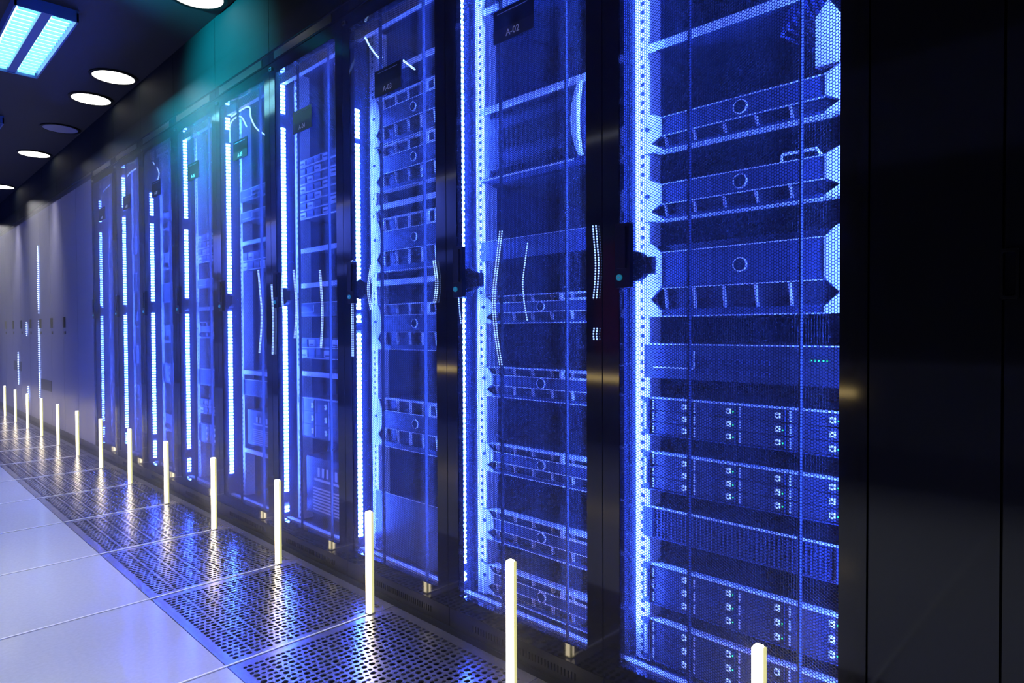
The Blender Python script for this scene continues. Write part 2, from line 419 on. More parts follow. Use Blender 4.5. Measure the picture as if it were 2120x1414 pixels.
def rounded(y0, y1, z0, z1, r, n=5):
    out = []
    for cx, cz, a0 in ((y1-r, z1-r, 0), (y0+r, z1-r, 90), (y0+r, z0+r, 180), (y1-r, z0+r, 270)):
        for i in range(n): a = R(a0+90*i/(n-1)); out.append((cx+r*math.cos(a), cz+r*math.sin(a)))
    return out
b = MB()
o_ = rounded(0.0015, P-0.0015, DZ0, DZ1, 0.002); i_ = rounded(MG, P-MG, MZ0, MZ1, 0.012)
b.holed(o_, i_, 0.0, 0.022, m_gloss)
frame_me = b.data('door')
b = MB()      # stiffener bar behind the mesh
b.box(0.0, 0.010, -0.002, 0.002, 0, MZ1-MZ0, m_rackin)
stiff_me = b.data('stiffener')
b = MB(); b.box(0.0, 0.010, -0.002, 0.002, 0, MZ1-MZ0, m_rackdark); stiff2_me = b.data('stiffener')
b = MB()
b.prism(rounded(-0.0205, 0.0205, 0, 0.151, 0.003, 3), -0.014, -0.0002, m_black)
b.box(-0.020, -0.014, -0.012, 0.013, 0.045, 0.142, m_black)
b.cyl((-0.0185, 0.007, 0.024), 'x', 0.0075, 0.0045, m_teal, 20); b.box(-0.0195, -0.0185, 0.0045, 0.0095, 0.0225, 0.0255, m_letter)
lock_me = b.data('swing_handle')
b = MB(); b.cyl((0.020, 0, 0), 'x', 0.036, 0.02, m_rackdark, 24); b.box(0.0221, 0.040, -0.05, 0.03, -0.02, 0.02, m_rackdark)
lockbody_me = b.data('lock_body')
b = MB(); b.holed(rounded(-0.011, 0.011, -0.007, 0.007, 0.002, 3), rounded(-0.008, 0.008, -0.004, 0.004, 0.001, 3), -0.006, 0.0, m_rackin); hinge_me = b.data('hinge')

# rack shell
def shell():
    out = {}
    b = MB(); b.box(0.024, 0.95, 0.001, 0.009, 0.062, 2.06, m_rackin); out['side_panel_a'] = b.data('side_panel')
    b = MB(); b.box(0.024, 0.95, P-0.009, P-0.001, 0.062, 2.06, m_rackin); out['side_panel_b'] = b.data('side_panel')
    b = MB(); b.box(0.024, 0.95, 0.0095, P-0.0095, 2.04, 2.068, m_rackin); b.box(0.05, 0.07, 0.0095, P-0.0095, 2.0, 2.0395, m_rail); out['top_panel'] = b.data('top_panel')
    b = MB(); b.box(0.93, 0.95, 0.0095, P-0.0095, 0.09, 2.039, m_rackdark); out['rear_panel'] = b.data('rear_panel')
    b = MB(); b.box(0.024, 0.93, 0.0095, P-0.0095, 0.062, 0.085, m_rackin); b.box(0.05, 0.07, 0.0095, P-0.0095, 0.0851, 0.098, m_rail); out['bottom_panel'] = b.data('bottom_panel')
    b = MB()    # plinth with a row of upright slots
    y = 0.09; ys_ = []
    while y < P-0.09: ys_.append(y); y += 0.0115
    b.box(0.004, 0.02, 0.001, P-0.001, 0.0, 0.016, m_plinth); b.box(0.004, 0.02, 0.001, P-0.001, 0.036, 0.058, m_plinth)
    b.box(0.004, 0.02, 0.001, ys_[0], 0.016, 0.036, m_plinth); b.box(0.004, 0.02, ys_[-1], P-0.001, 0.016, 0.036, m_plinth)
    for a in ys_[:-1]: b.box(0.004, 0.02, a+0.004, a+0.0115, 0.016, 0.036, m_plinth)
    b.box(0.02, 0.93, 0.001, 0.009, 0.0, 0.0605, m_rackdark)
    out['plinth'] = b.data('plinth')
    b = MB()
    b.box(0.0, 0.016, 0.0015, P-0.0015, 2.072, 2.121, m_gloss)
    b.box(-0.003, 0.0, 0.0015, P-0.0015, 2.072, 2.076, m_gloss); b.box(-0.003, 0.0, 0.0015, P-0.0015, 2.117, 2.121, m_gloss)
    b.box(-0.002, 0.0, 0.07, P-0.05, 2.080, 2.112, m_black)
    out['cable_cover'] = b.data('cable_cover')
    # zinc mounting rail with square holes (front pair + rear pair)
    def rail(y0, y1, x0):
        b = MB(); b.box(x0, x0+0.002, y0, y1, 0.09, 2.035, m_rail)
        yy = y1 if y0 < P/2 else y0
        b.box(x0, x0+0.05, yy-0.001, yy+0.001, 0.09, 2.035, m_rail)
        z = 0.10; yc = (y0+y1)/2
        while z < 2.02:
            b.box(x0-0.0006, x0+0.0001, yc-0.0045, yc+0.0045, z, z+0.0095, m_hole); z += 0.0222
        return b.data('mounting_rail')
    c = P/2
    out['rail_a'] = rail(c-0.2655, c-0.226, XD-XR+0.0035); out['rail_b'] = rail(c+0.226, c+0.2655, XD-XR+0.0035)
    b = MB(); b.box(0.74, 0.742, c-0.25, c-0.23, 0.09, 2.035, m_rackin); b.box(0.74, 0.79, c-0.251, c-0.249, 0.09, 2.035, m_rackin); out['rear_rail_a'] = b.data('rear_rail')
    b = MB(); b.box(0.74, 0.742, c+0.23, c+0.25, 0.09, 2.035, m_rackin); b.box(0.74, 0.79, c+0.249, c+0.251, 0.09, 2.035, m_rackin); out['rear_rail_b'] = b.data('rear_rail')
    # blanking skirts beside the rails
    b = MB(); b.box(XD-XR+0.008, XD-XR+0.010, 0.0095, c-0.266, 0.09, 2.035, m_rackdark); b.box(XD-XR+0.008, XD-XR+0.010, c+0.266, P-0.0095, 0.09, 2.035, m_rackdark); out['side_baffle'] = b.data('side_baffle')
    return out
SH = shell()
# light strip on the far side wall (faces the equipment) and its twin on the near side wall
def strip(sign, z0, z1, pitch=0.0165, sx=0.0090, sz=0.0036):
    b = MB(); b.box(-0.011, 0.011, min(0, sign*0.0015), max(0, sign*0.0015), z0, z1, m_ledback)
    z = z0+0.004
    while z < z1-0.004:
        y = sign*0.0045
        vs = [(-sx, y, z-sz), (sx, y, z-sz), (sx, y, z+sz), (-sx, y, z+sz), (-sx-0.0012, sign*0.0016, z-sz), (sx+0.0012, sign*0.0016, z-sz), (sx+0.0012, sign*0.0016, z+sz), (-sx-0.0012, sign*0.0016, z+sz)]
        b.add(vs, [(0, 1, 2, 3) if sign < 0 else (3, 2, 1, 0), (0, 4, 5, 1), (2, 6, 7, 3), (1, 5, 6, 2), (0, 3, 7, 4)], m_led)
        z += pitch
    return b.data('led_strip')
strip_cache = {}
def add_strip(parent, sign, y, x, z0, z1):
    k = (sign, round(z0, 2), round(z1, 2))
    if k not in strip_cache: strip_cache[k] = strip(sign, z0, z1)
    return link('led_strip', strip_cache[k], parent, (x, y, 0))

rack_desc = ['glossy black server rack at the right, largest in the picture, storage servers low down',
             'glossy black server rack with plate A-02 and a blazing white light strip',
             'glossy black server rack with plate A-03 and five wide bezel servers',
             'server rack fourth from the right with a dense grid of patch modules near its top',
             'server rack fifth from the right with a bright curved light cord at its top',
             'server rack sixth from the right, under the near end of the teal patch',
             'narrow looking server rack seventh from the right, teal patch ending above it',
             'server rack eighth from the right with a very bright continuous light strip',
             'last server rack at the far end, just before the plain grey cabinets']
def make_rack(k):
    y0 = S0+P*k
    t = thing('server_rack', rack_desc[k], 'server rack', (XR, y0, 0), 'server racks in the blue row')
    for key, nm in (('side_panel_a', 'side_panel'), ('side_panel_b', 'side_panel'), ('top_panel', 'top_panel'), ('rear_panel', 'rear_panel'), ('bottom_panel', 'bottom_panel'),
                    ('plinth', 'plinth'), ('cable_cover', 'cable_cover'), ('rail_a', 'mounting_rail'), ('rail_b', 'mounting_rail'), ('rear_rail_a', 'rear_rail'), ('rear_rail_b', 'rear_rail'), ('side_baffle', 'side_baffle')):
        link(nm, SH[key], t)
    d = link('door', frame_me, t)
    link('perforated_panel', perf_me, d, (0.003, MG-0.008, MZ0-0.008))
    for yy in (0.125, 0.366): link('stiffener', stiff_me if k == 0 else stiff2_me, d, (0.010, yy, MZ0))
    link('swing_handle', lock_me, d, (0, P-0.068, 1.018)); link('lock_body', lockbody_me, d, (0, P-0.075, 1.07))
    link('hinge', hinge_me, d, (0, P-0.02, 2.045))
    # name plate
    b = MB(); b.box(-0.004, -0.0005, -0.0765, 0.0765, 0.0, 0.090, m_black); b.box(-0.0048, -0.004, -0.0765, 0.0765, 0.0, 0.036, m_band)
    b.box(-0.0052, -0.004, -0.055, 0.060, 0.078, 0.0795, m_plateline)
    v, f = text_mesh('A-0%d' % (k+1), 0.026)
    b.add([(-0.0052-z, -x, y+0.010) for x, y, z in v], f, m_letter)
    b.build('name_plate', d, (0, P/2+0.002, 1.722))
    # light strips
    gaps = {0: [(0.16, 1.98)], 1: [(0.13, 0.16), (0.185, 1.02), (1.075, 1.12), (1.13, 2.0)], 2: [(0.14, 0.92), (0.95, 0.985), (1.0, 1.62), (1.64, 1.75)], 3: [(0.12, 0.16), (0.21, 1.03), (1.09, 1.81), (1.87, 2.0)],
            4: [(0.2, 1.03), (1.09, 1.86), (1.93, 1.99)], 5: [(0.12, 0.2), (0.25, 1.02), (1.09, 1.5), (1.56, 2.0)], 6: [(0.12, 0.24), (0.27, 1.6), (1.65, 1.8)], 7: [(0.14, 0.22), (0.25, 1.72), (1.78, 2.0)], 8: [(0.12, 0.2), (0.24, 1.06), (1.1, 1.68), (1.75, 1.92)]}
    for z0, z1 in gaps[k]: add_strip(t, -1, P-0.0095, 0.055, z0, z1)
    add_strip(t, 1, 0.0095, 0.055, 0.14, 1.98)
    return t
racks = [make_rack(k) for k in range(NR)]

# curled strip tails near the top of some racks
def bead_cord(name, pts, parent, r=0.0035, m=None, label=None, dens=0.008, bead=0.0034):
    pts = [Vector(p) for p in pts]; sm = []
    for i in range(len(pts)-1):
        p0 = pts[max(i-1, 0)]; p1 = pts[i]; p2 = pts[i+1]; p3 = pts[min(i+2, len(pts)-1)]
        for s in range(10):
            t = s/10; sm.append(0.5*((2*p1)+(p2-p0)*t+(2*p0-5*p1+4*p2-p3)*t*t+(3*p1-p0-3*p2+p3)*t**3))
    sm.append(pts[-1])
    b = MB(); b.tube(sm, r*0.35, m_cordjack, 6)
    acc = 0
    for i in range(len(sm)-1):
        seg = sm[i+1]-sm[i]; L = seg.length; d = seg.normalized()
        while acc < L:
            c = sm[i]+d*acc; a = d.cross(Vector((1, 0, 0))).normalized(); n_ = a.cross(d)
            vs = []
            for e in (-bead*0.8, bead*0.8):
                for q in range(6):
                    tt = 2*math.pi*q/6; vs.append(tuple(c+d*e+a*r*math.cos(tt)+n_*r*math.sin(tt)))
            b.add(vs, [(0, 1, 2, 3, 4, 5), (6, 7, 8, 9, 10, 11)]+[(q, (q+1) % 6, 6+(q+1) % 6, 6+q) for q in range(6)], m or m_reflection)
            acc += dens
        acc -= L
    return b.build(name, parent)
m_tail = glow('tail_diode', (0.25, 0.42, 1.0), 9.0)
bead_cord('led_tail', [(0.05, P-0.08, 1.99), (0.06, P-0.10, 1.95), (0.06, P-0.15, 1.90), (0.06, P-0.17, 1.895)], racks[2], m=m_tail)
bead_cord('led_tail', [(0.06, P-0.30, 1.845), (0.06, P-0.36, 1.80)], racks[2], m=m_tail)
bead_cord('led_tail', [(0.05, P-0.07, 1.98), (0.06, P-0.24, 1.99), (0.06, P-0.27, 1.93), (0.06, P-0.34, 1.86), (0.06, P-0.50, 1.78)], racks[4], m=m_tail)
bead_cord('led_tail', [(0.05, P-0.05, 1.86), (0.05, P-0.06, 1.95), (0.06, P-0.15, 1.965), (0.06, P-0.22, 1.90)], racks[4], m=m_tail)
bead_cord('led_tail', [(0.05, P-0.07, 1.97), (0.06, P-0.14, 1.90), (0.06, P-0.10, 1.84)], racks[6], m=m_tail)
bead_cord('led_tail', [(0.05, P-0.04, 1.96), (0.05, P-0.2, 1.99), (0.05, P-0.4, 1.995)], racks[7], m=m_tail)
bead_cord('led_tail', [(0.05, P-0.04, 1.90), (0.05, P-0.10, 1.96), (0.05, P-0.3, 1.985)], racks[8], m=m_tail)

# reflected light streaks built as glowing double cords on the door fronts
def reflection_cord(k, Y, z0, z1, bow, dbl=True, seed=0):
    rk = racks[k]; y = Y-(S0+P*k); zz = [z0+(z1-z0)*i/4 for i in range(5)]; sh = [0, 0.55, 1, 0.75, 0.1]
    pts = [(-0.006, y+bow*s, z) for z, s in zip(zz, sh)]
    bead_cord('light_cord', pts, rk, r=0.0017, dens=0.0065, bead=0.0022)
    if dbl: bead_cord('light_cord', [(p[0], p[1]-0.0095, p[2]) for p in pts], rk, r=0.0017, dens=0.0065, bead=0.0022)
reflection_cord(1, 0.985, 1.173, 0.993, -0.008)
reflection_cord(1, 0.982, 0.922, 0.893, 0.002)
reflection_cord(1, 1.312, 1.195, 0.822, 0.030)
reflection_cord(1, 1.205, 1.152, 0.945, 0.018, False)
reflection_cord(2, 1.610, 1.136, 1.008, -0.012)
reflection_cord(1, 1.478, 1.155, 0.939, 0.012, False)
reflection_cord(2, 2.085, 1.173, 0.822, -0.0)
reflection_cord(2, 1.960, 1.147, 0.995, 0.020)
reflection_cord(3, 2.528, 1.168, 0.890, -0.02)
reflection_cord(3, 2.315, 1.153, 0.853, -0.015)
reflection_cord(4, 2.730, 1.119, 0.815, -0.012)
reflection_cord(4, 2.860, 1.190, 0.823, -0.03)
reflection_cord(3, 2.624, 1.174, 1.012, 0.01)

# ------------------------------------------------------------------ rack equipment
WD = 0.482
def body(mb, h, depth=0.55, x0=0.012):
    mb.box(x0, depth, 0.022, WD-0.022, 0.002, h-0.002, m_chassis)
proto_parent = {}
def bezel_server(h, label, low=0.10, high=0.38, emblem=0.62):
    upper = h < 0.0935 or h > 0.16 and abs(h-0.178) > 0.001
    t = thing('bezel_server', label, 'server')
    b = MB(); body(b, h, x0=0.03); b.build('chassis', t)
    e = 0.052; top = h*(0.76 if upper else 0.88); emblem = (high+top/h)/2
    outer = [(WD, 0), (WD, h*0.5), (WD, h), (WD-e*0.55, h), (WD-e, top), (WD/2, top), (e, top), (e*0.55, h), (0, h), (0, h*0.5), (0, 0), (WD/2, 0)]
    zl, zh = h*low, h*high; zm = (zl+zh)/2
    inner = [(WD-e, zl), (WD-0.026, zm), (WD-e, zh), (WD-e-0.01, zh), (WD-e-0.02, zh), (WD/2, zh), (e+0.02, zh), (e+0.01, zh), (e, zh), (0.026, zm), (e, zl), (WD/2, zl)]
    b = MB(); b.holed(outer, inner, 0.0, 0.006, m_bezel); b.build('bezel', t)
    for s in (0, 1):
        b = MB(); yy = (0.0, 0.028) if s == 0 else (WD-0.028, WD)
        fl = [(0.0, 0.001), (e, 0.001), (e, zl*0.8), (0.023, zm), (e, zh+h*0.03), (e, top-0.001), (e*0.55, h-0.001), (0.0, h-0.001)]
        if s: fl = [(WD-p, q) for p, q in fl][::-1]
        b.prism(fl, -0.004, -0.0002, m_ear)
        yc = 0.014 if s == 0 else WD-0.014; b.cyl((-0.007, yc, h*0.62), 'x', 0.0055, 0.003, m_hole, 14); b.build('ear', t)
    b = MB(); b.cyl((-0.004, WD/2-0.01, h*emblem), 'x', min(0.014, h*0.15), 0.004, m_hole, 24)
    b.ring((-0.005, WD/2-0.01, h*emblem), 'x', min(0.014, h*0.15), min(0.016, h*0.17), 0.005, m_ear, 24); b.build('emblem', t)
    # edge highlights painted as pale strips along the bezel
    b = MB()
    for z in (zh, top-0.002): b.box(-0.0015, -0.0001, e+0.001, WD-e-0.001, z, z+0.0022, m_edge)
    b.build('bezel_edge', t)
    # drives showing in the opening
    rows_ = [(zl, zh)] + ([(top+0.001, h-0.001)] if upper else [])
    n = 5
    for zl_, zh_ in rows_:
        for i in range(n):
            b = MB(); y0 = 0.055+i*(WD-0.11)/n; y1 = y0+(WD-0.11)/n
            b.box(0.014, 0.03, y0+0.002, y1-0.002, zl_+0.001, zh_-0.001, m_caddy)
            b.prism([(y1-0.010, zl_+0.001), (y1-0.006, zl_+0.001), (y1-0.002, zh_-0.001), (y1-0.006, zh_-0.001)], 0.004, 0.0139, m_ear)
            if zh_-zl_ > 0.02:
                for q in range(3): b.box(0.011, 0.0139, y0+0.012, y0+0.03, zl_+(zh_-zl_)*(0.2+q*0.27), zl_+(zh_-zl_)*(0.28+q*0.27), m_rackin)
            b.build('drive', t)
    if upper:
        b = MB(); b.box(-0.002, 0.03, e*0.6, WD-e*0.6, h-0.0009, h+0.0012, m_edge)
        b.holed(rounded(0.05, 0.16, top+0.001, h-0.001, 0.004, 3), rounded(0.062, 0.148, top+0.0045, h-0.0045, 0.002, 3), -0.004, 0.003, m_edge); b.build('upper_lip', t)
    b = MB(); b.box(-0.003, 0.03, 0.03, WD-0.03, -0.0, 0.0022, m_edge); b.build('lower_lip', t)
    if abs(h-0.1) < 0.0011:
        b = MB(); b.tube([(0.0, 0.06, top), (-0.012, 0.065, top+0.012), (-0.012, 0.135, top+0.012), (0.0, 0.14, top)], 0.003, m_ear); b.build('handle', t)
    return t
caddy_cache = {}
def storage_server(h, label, rows=3, cols=4):
    t = thing('storage_server', label, 'server')
    b = MB(); body(b, h, x0=0.024); b.box(0.0, 0.024, 0.018, WD-0.018, h-0.0025, h, m_edge); b.box(0.0, 0.024, 0.018, WD-0.018, 0, 0.002, m_bezel); b.build('chassis', t)
    for s in (0, 1):
        yy = (0.0, 0.018) if s == 0 else (WD-0.018, WD)
        b = MB(); b.box(-0.003, 0.0025, yy[0], yy[1], 0.001, h-0.001, m_bezel); b.box(-0.006, -0.003, yy[0]+0.005, yy[1]-0.005, h*0.15, h*0.85, m_ear); b.build('ear', t)
    cw, ch = (WD-0.038)/cols, (h-0.006)/rows
    key = (round(cw, 4), round(ch, 4))
    if key not in caddy_cache:
        b = MB(); b.box(0.004, 0.023, 0.001, cw-0.001, 0.001, ch-0.001, m_caddy)
        for q in range(4): b.box(0.002, 0.004, 0.024, cw*0.62, ch*(0.18+0.18*q), ch*(0.25+0.18*q), m_bezel)
        for q in range(int(ch/0.004)-1): b.box(0.001, 0.004, cw-0.010, cw-0.0055, 0.003+q*0.004, 0.0053+q*0.004, m_ear)
        b.box(0.0, 0.004, 0.0015, 0.003, 0.002, ch-0.002, m_bezel)
        c1 = b.data('drive_caddy')
        b = MB(); b.box(-0.001, 0.0039, 0.0125, 0.0225, ch*0.3, ch*0.70, m_latch); b.cyl((-0.0022, 0.0175, ch*0.5), 'x', 0.0026, 0.001, m_hole, 10); c2 = b.data('latch')
        b = MB(); b.box(0.0015, 0.0038, 0.0065, 0.0082, ch*0.4, ch*0.5, m_green); c3 = b.data('status_light')
        caddy_cache[key] = (c1, c2, c3)
    c1, c2, c3 = caddy_cache[key]
    for i in range(cols):
        for j in range(rows):
            c = link('drive_caddy', c1, t, (0, 0.019+i*cw, 0.003+j*ch)); link('latch', c2, c)
            if (i*3+j) % 4 != 1: link('status_light', c3, c)
    return t
def vented_server(h, label):
    t = thing('vented_server', label, 'server')
    b = MB(); body(b, h, x0=0.008); b.box(0.0, 0.008, 0.0, WD, h-0.003, h, m_edge); b.box(0.0, 0.008, 0.0, WD, 0, 0.003, m_bezel); b.build('chassis', t)
    b = MB(); ny, nz = 44, max(4, int(h/0.0085))
    dy, dz = (WD-0.06)/ny, (h-0.010)/nz
    for i in range(ny+1): b.box(0.0005, 0.0075, 0.03+i*dy-0.0018, 0.03+i*dy+0.0018, 0.004, h-0.004, m_bezel)
    for j in range(nz+1): b.box(0.001, 0.007, 0.03, WD-0.03, 0.005+j*dz-0.0013, 0.005+j*dz+0.0013, m_bezel)
    b.build('grille', t)
    for s in (0, 1):
        yy = (0.0, 0.028) if s == 0 else (WD-0.028, WD)
        b = MB(); b.box(-0.004, 0.0004, yy[0], yy[1], 0.0035, h-0.0035, m_bezel)
        if s == 0:
            for q in range(3): b.box(-0.005, -0.004, 0.012, 0.016, h*(0.3+q*0.13), h*(0.3+q*0.13)+0.004, m_green)
        b.build('ear', t)
    return t
def network_switch(h, label):
    t = thing('network_switch', label, 'switch')
    b = MB(); body(b, h, 0.4, 0.004); b.box(0.0, 0.004, 0.0, WD, 0.001, h-0.001, m_chassis); b.box(-0.0015, 0.0, 0.0, WD, h-0.003, h-0.0005, m_edge)
    b.box(-0.0015, 0.0, 0.0, 0.004, 0.0, h-0.003, m_ear); b.box(-0.0015, 0.0, WD-0.004, WD, 0.0, h-0.003, m_ear); b.build('housing', t)
    for r_ in range(2):
        for i in range(12):
            b = MB(); y = WD*0.34+i*0.0165; z = h*(0.18+0.30*r_)
            b.holed([(y+0.013, z), (y+0.013, z+0.011), (y, z+0.011), (y, z)], [(y+0.0115, z+0.0015), (y+0.0115, z+0.0095), (y+0.0015, z+0.0095), (y+0.0015, z+0.0015)], -0.002, -0.0001, m_bezel)
            b.build('port', t)
    b = MB()
    for q in range(5): b.box(-0.002, 0.0, 0.045+q*0.008, 0.048+q*0.008, h*0.62, h*0.62+0.003, m_green)
    b.build('status_lights', t)
    b = MB(); b.box(-0.0025, 0.0, WD-0.14, WD-0.03, h*0.3, h*0.34, m_ear); b.box(-0.0025, 0.0, WD-0.14, WD-0.137, h*0.3, h*0.8, m_ear); b.build('label_outline', t)
    return t
def rack_shelf(label):
    t = thing('rack_shelf', label, 'shelf')
    b = MB(); b.box(0.0, 0.5, 0.0, WD, 0.0, 0.002, m_bezel); b.build('tray', t)
    b = MB(); b.box(-0.003, 0.0, 0.0, WD, -0.016, 0.004, m_edge); b.build('front_lip', t)
    for s in (0, 1):
        yy = (0.0, 0.016) if s == 0 else (WD-0.016, WD)
        b = MB(); b.box(-0.0035, -0.0031, yy[0], yy[1], -0.03, 0.02, m_ear); b.build('ear', t)
    return t
def blade_chassis(h, label):
    t = thing('blade_chassis', label, 'server')
    b = MB(); body(b, h, x0=0.03); b.build('chassis', t)
    b = MB(); b.box(-0.012, 0.03, 0.015, WD-0.01, h*0.90, h*0.96, m_edge); b.box(-0.014, -0.012, 0.14, WD-0.01, h*0.91, h*0.95, m_edge)
    b.box(-0.012, 0.03, 0.015, WD-0.01, h*0.04, h*0.08, m_bezel); b.box(-0.014, -0.012, 0.10, WD-0.01, h*0.05, h*0.07, m_edge); b.build('rim', t)
    b = MB(); b.box(0.0, 0.03, 0.12, WD-0.02, h*0.24, h*0.78, m_bezel)
    for i in range(14): b.box(-0.002, 0.0, 0.15+i*0.019, 0.157+i*0.019, h*0.40, h*0.66, m_hole)
    b.build('front_panel', t)
    b = MB(); n = 14; outer = []; inner = []
    for i in range(n+1):
        a = -1+2*i/n; outer.append((0.085-0.0*a+0.030*(1-a*a)-0.004, h*(0.5+0.42*a))); inner.append((0.075+0.045*(1-a*a)*0.30-0.0, h*(0.5+0.42*a)))
    b.prism(outer+inner[::-1], -0.014, 0.0, m_edge); b.build('curved_handle', t)
    b = MB()
    for i in range(22): b.box(-0.001, 0.004, 0.13+i*0.0145, 0.136+i*0.0145, h*0.82, h*0.88, m_hole); b.box(-0.001, 0.004, 0.13+i*0.0145, 0.136+i*0.0145, h*0.11, h*0.18, m_hole)
    b.box(0.004, 0.03, 0.02, WD-0.015, h*0.08, h*0.90, m_caddy); b.build('vent_row', t)
    return t
def patch_field(h, label):
    t = thing('patch_module', label, 'patch panel')
    b = MB(); body(b, h, 0.3, 0.010); b.box(0.006, 0.010, 0, WD, 0, h, m_chassis); b.build('housing', t)
    rows = max(2, int(h/0.036)); rh = h/rows
    for r_ in range(rows):
        b = MB(); z = r_*rh
        b.box(-0.004, 0.006, 0.0, WD, z+0.001, z+0.004, m_edge)
        for i in range(7):
            y = 0.02+i*0.064; b.box(-0.002, 0.006, y, y+0.05, z+0.008, z+rh-0.008, m_bezel if (i+r_) % 3 else m_edge); b.box(-0.003, -0.002, y+0.008, y+0.04, z+0.012, z+0.018, m_hole)
        b.build('module_row', t)
    return t
def blank_panel(h, label):
    t = thing('blanking_panel', label, 'panel')
    b = MB(); b.box(0.0, 0.0025, 0.0, WD, 0.0, h, m_bezel); b.box(-0.001, 0.0, 0.0, WD, h-0.0015, h, m_ear); b.build('plate', t)
    b = MB(); b.cyl((-0.002, 0.01, h/2), 'x', 0.003, 0.002, m_ear, 10); b.cyl((-0.002, WD-0.01, h/2), 'x', 0.003, 0.002, m_ear, 10); b.build('screws', t)
    return t
def desktop_unit(h, label):
    t = thing('tower_unit', label, 'computer')
    b = MB(); b.box(0.0, 0.4, 0.05, WD-0.06, 0, h, m_bezel); b.build('case', t)
    b = MB(); b.box(-0.004, 0.0, 0.06, WD-0.10, h*0.55, h*0.9, m_chassis); b.box(-0.006, -0.004, 0.09, WD-0.14, h*0.6, h*0.64, m_ear)
    for q in range(7): b.box(-0.006, -0.004, 0.09+q*0.035, 0.105+q*0.035, h*0.68, h*0.84, m_ear)
    b.build('front_bay', t)
    b = MB()
    for q in range(8): b.box(-0.003, 0.0, 0.08, WD-0.12, h*(0.06+0.055*q), h*(0.085+0.055*q), m_ear)
    b.build('vent_slats', t)
    return t

KINDS = dict(bezel=(bezel_server, 'winged grey server'), storage=(storage_server, 'storage server'),
             vent=(vented_server, 'grid fronted server'), switch=(network_switch, 'flat network switch'), shelf=(rack_shelf, 'thin bright shelf edge'),
             blade=(blade_chassis, 'large chassis with crescent handle'), patch=(patch_field, 'bright patch module'), blank=(blank_panel, 'plain blanking panel'),
             tower=(desktop_unit, 'boxy slatted unit'))
RK = ['in the nearest rack', 'in the rack marked A-02', 'in the rack marked A-03', 'in the fourth rack from right', 'in the fifth rack from right', 'in the sixth rack from right', 'in the seventh rack from right', 'in the eighth rack from right', 'in the farthest rack']
LAY = {
 0: [('shelf', 1.612, 0.02), ('bezel', 1.350, 0.094), ('bezel', 1.183, 0.100), ('bezel', 0.950, 0.178), ('switch', 0.800, 0.085), ('storage', 0.660, 0.092), ('storage', 0.524, 0.093), ('vent', 0.405, 0.077), ('storage', 0.240, 0.100), ('storage', 0.098, 0.104), ('blank', 1.84, 0.09)],
 1: [('shelf', 1.90, 0.02), ('blade', 1.363, 0.245), ('blank', 1.133, 0.060), ('bezel', 0.939, 0.083), ('bezel', 0.715, 0.090), ('bezel', 0.482, 0.086), ('bezel', 0.270, 0.092), ('bezel', 0.100, 0.090)],
 2: [('shelf', 1.86, 0.02), ('bezel', 1.60, 0.17), ('bezel', 1.43, 0.165), ('shelf', 1.38, 0.02), ('bezel', 1.135, 0.195), ('shelf', 1.10, 0.02), ('bezel', 0.85, 0.165), ('bezel', 0.492, 0.175), ('blank', 0.100, 0.22)],
 3: [('patch', 1.40, 0.26), ('shelf', 1.27, 0.02), ('shelf', 1.12, 0.02), ('switch', 0.98, 0.06), ('patch', 0.80, 0.09), ('shelf', 0.74, 0.02), ('storage', 0.46, 0.17), ('tower', 0.14, 0.24)],
 4: [('switch', 1.56, 0.06), ('switch', 1.46, 0.05), ('shelf', 1.36, 0.02), ('patch', 1.22, 0.09), ('shelf', 0.72, 0.02), ('vent', 0.60, 0.08), ('tower', 0.36, 0.17), ('shelf', 0.33, 0.02)],
 5: [('patch', 1.30, 0.16), ('switch', 1.16, 0.05), ('shelf', 1.05, 0.02), ('bezel', 0.88, 0.09), ('vent', 0.62, 0.09), ('patch', 0.46, 0.08), ('storage', 0.30, 0.10)],
 6: [('bezel', 1.55, 0.12), ('bezel', 1.30, 0.12), ('vent', 1.10, 0.12), ('bezel', 0.85, 0.12), ('storage', 0.60, 0.12), ('bezel', 0.30, 0.12)],
 7: [('storage', 1.45, 0.12), ('vent', 1.20, 0.12), ('bezel', 0.95, 0.12), ('storage', 0.70, 0.12), ('bezel', 0.45, 0.12), ('vent', 0.20, 0.12)],
 8: [('vent', 1.40, 0.12), ('bezel', 1.05, 0.12), ('storage', 0.75, 0.12), ('vent', 0.40, 0.12)]}
cache = {}
for k, devs in LAY.items():
    devs = sorted(devs, key=lambda d: -d[1]); tot = {}; seen = {}
    for kind, z, h in devs: tot[kind] = tot.get(kind, 0)+1
    for kind, z, h in devs:
        seen[kind] = seen.get(kind, 0)+1
        fn, desc = KINDS[kind]
        if tot[kind] == 1: pos = ''
        elif seen[kind] == 1: pos = ', topmost of its kind there'
        elif seen[kind] == tot[kind]: pos = ', lowest of its kind there'
        else: pos = ', %s of its kind from top' % ords[seen[kind]-1]
        lab = '%s %s%s' % (desc, RK[k], pos)
        key = (kind, round(h, 3))
        if key in cache:
            o = copy_tree(cache[key]); o['label'] = lab
        else:
            o = fn(lab) if kind == 'shelf' else fn(h, lab); cache[key] = o
        o['group'] = {'bezel': 'winged bezel servers', 'storage': 'storage servers', 'vent': 'vent fronted servers', 'switch': 'network switches', 'shelf': 'rack shelves', 'blade': 'large chassis', 'patch': 'patch modules', 'blank': 'blanking panels', 'tower': 'boxy computer units'}[kind]
        o.location = (XD, S0+P*k+P/2-WD/2, z)

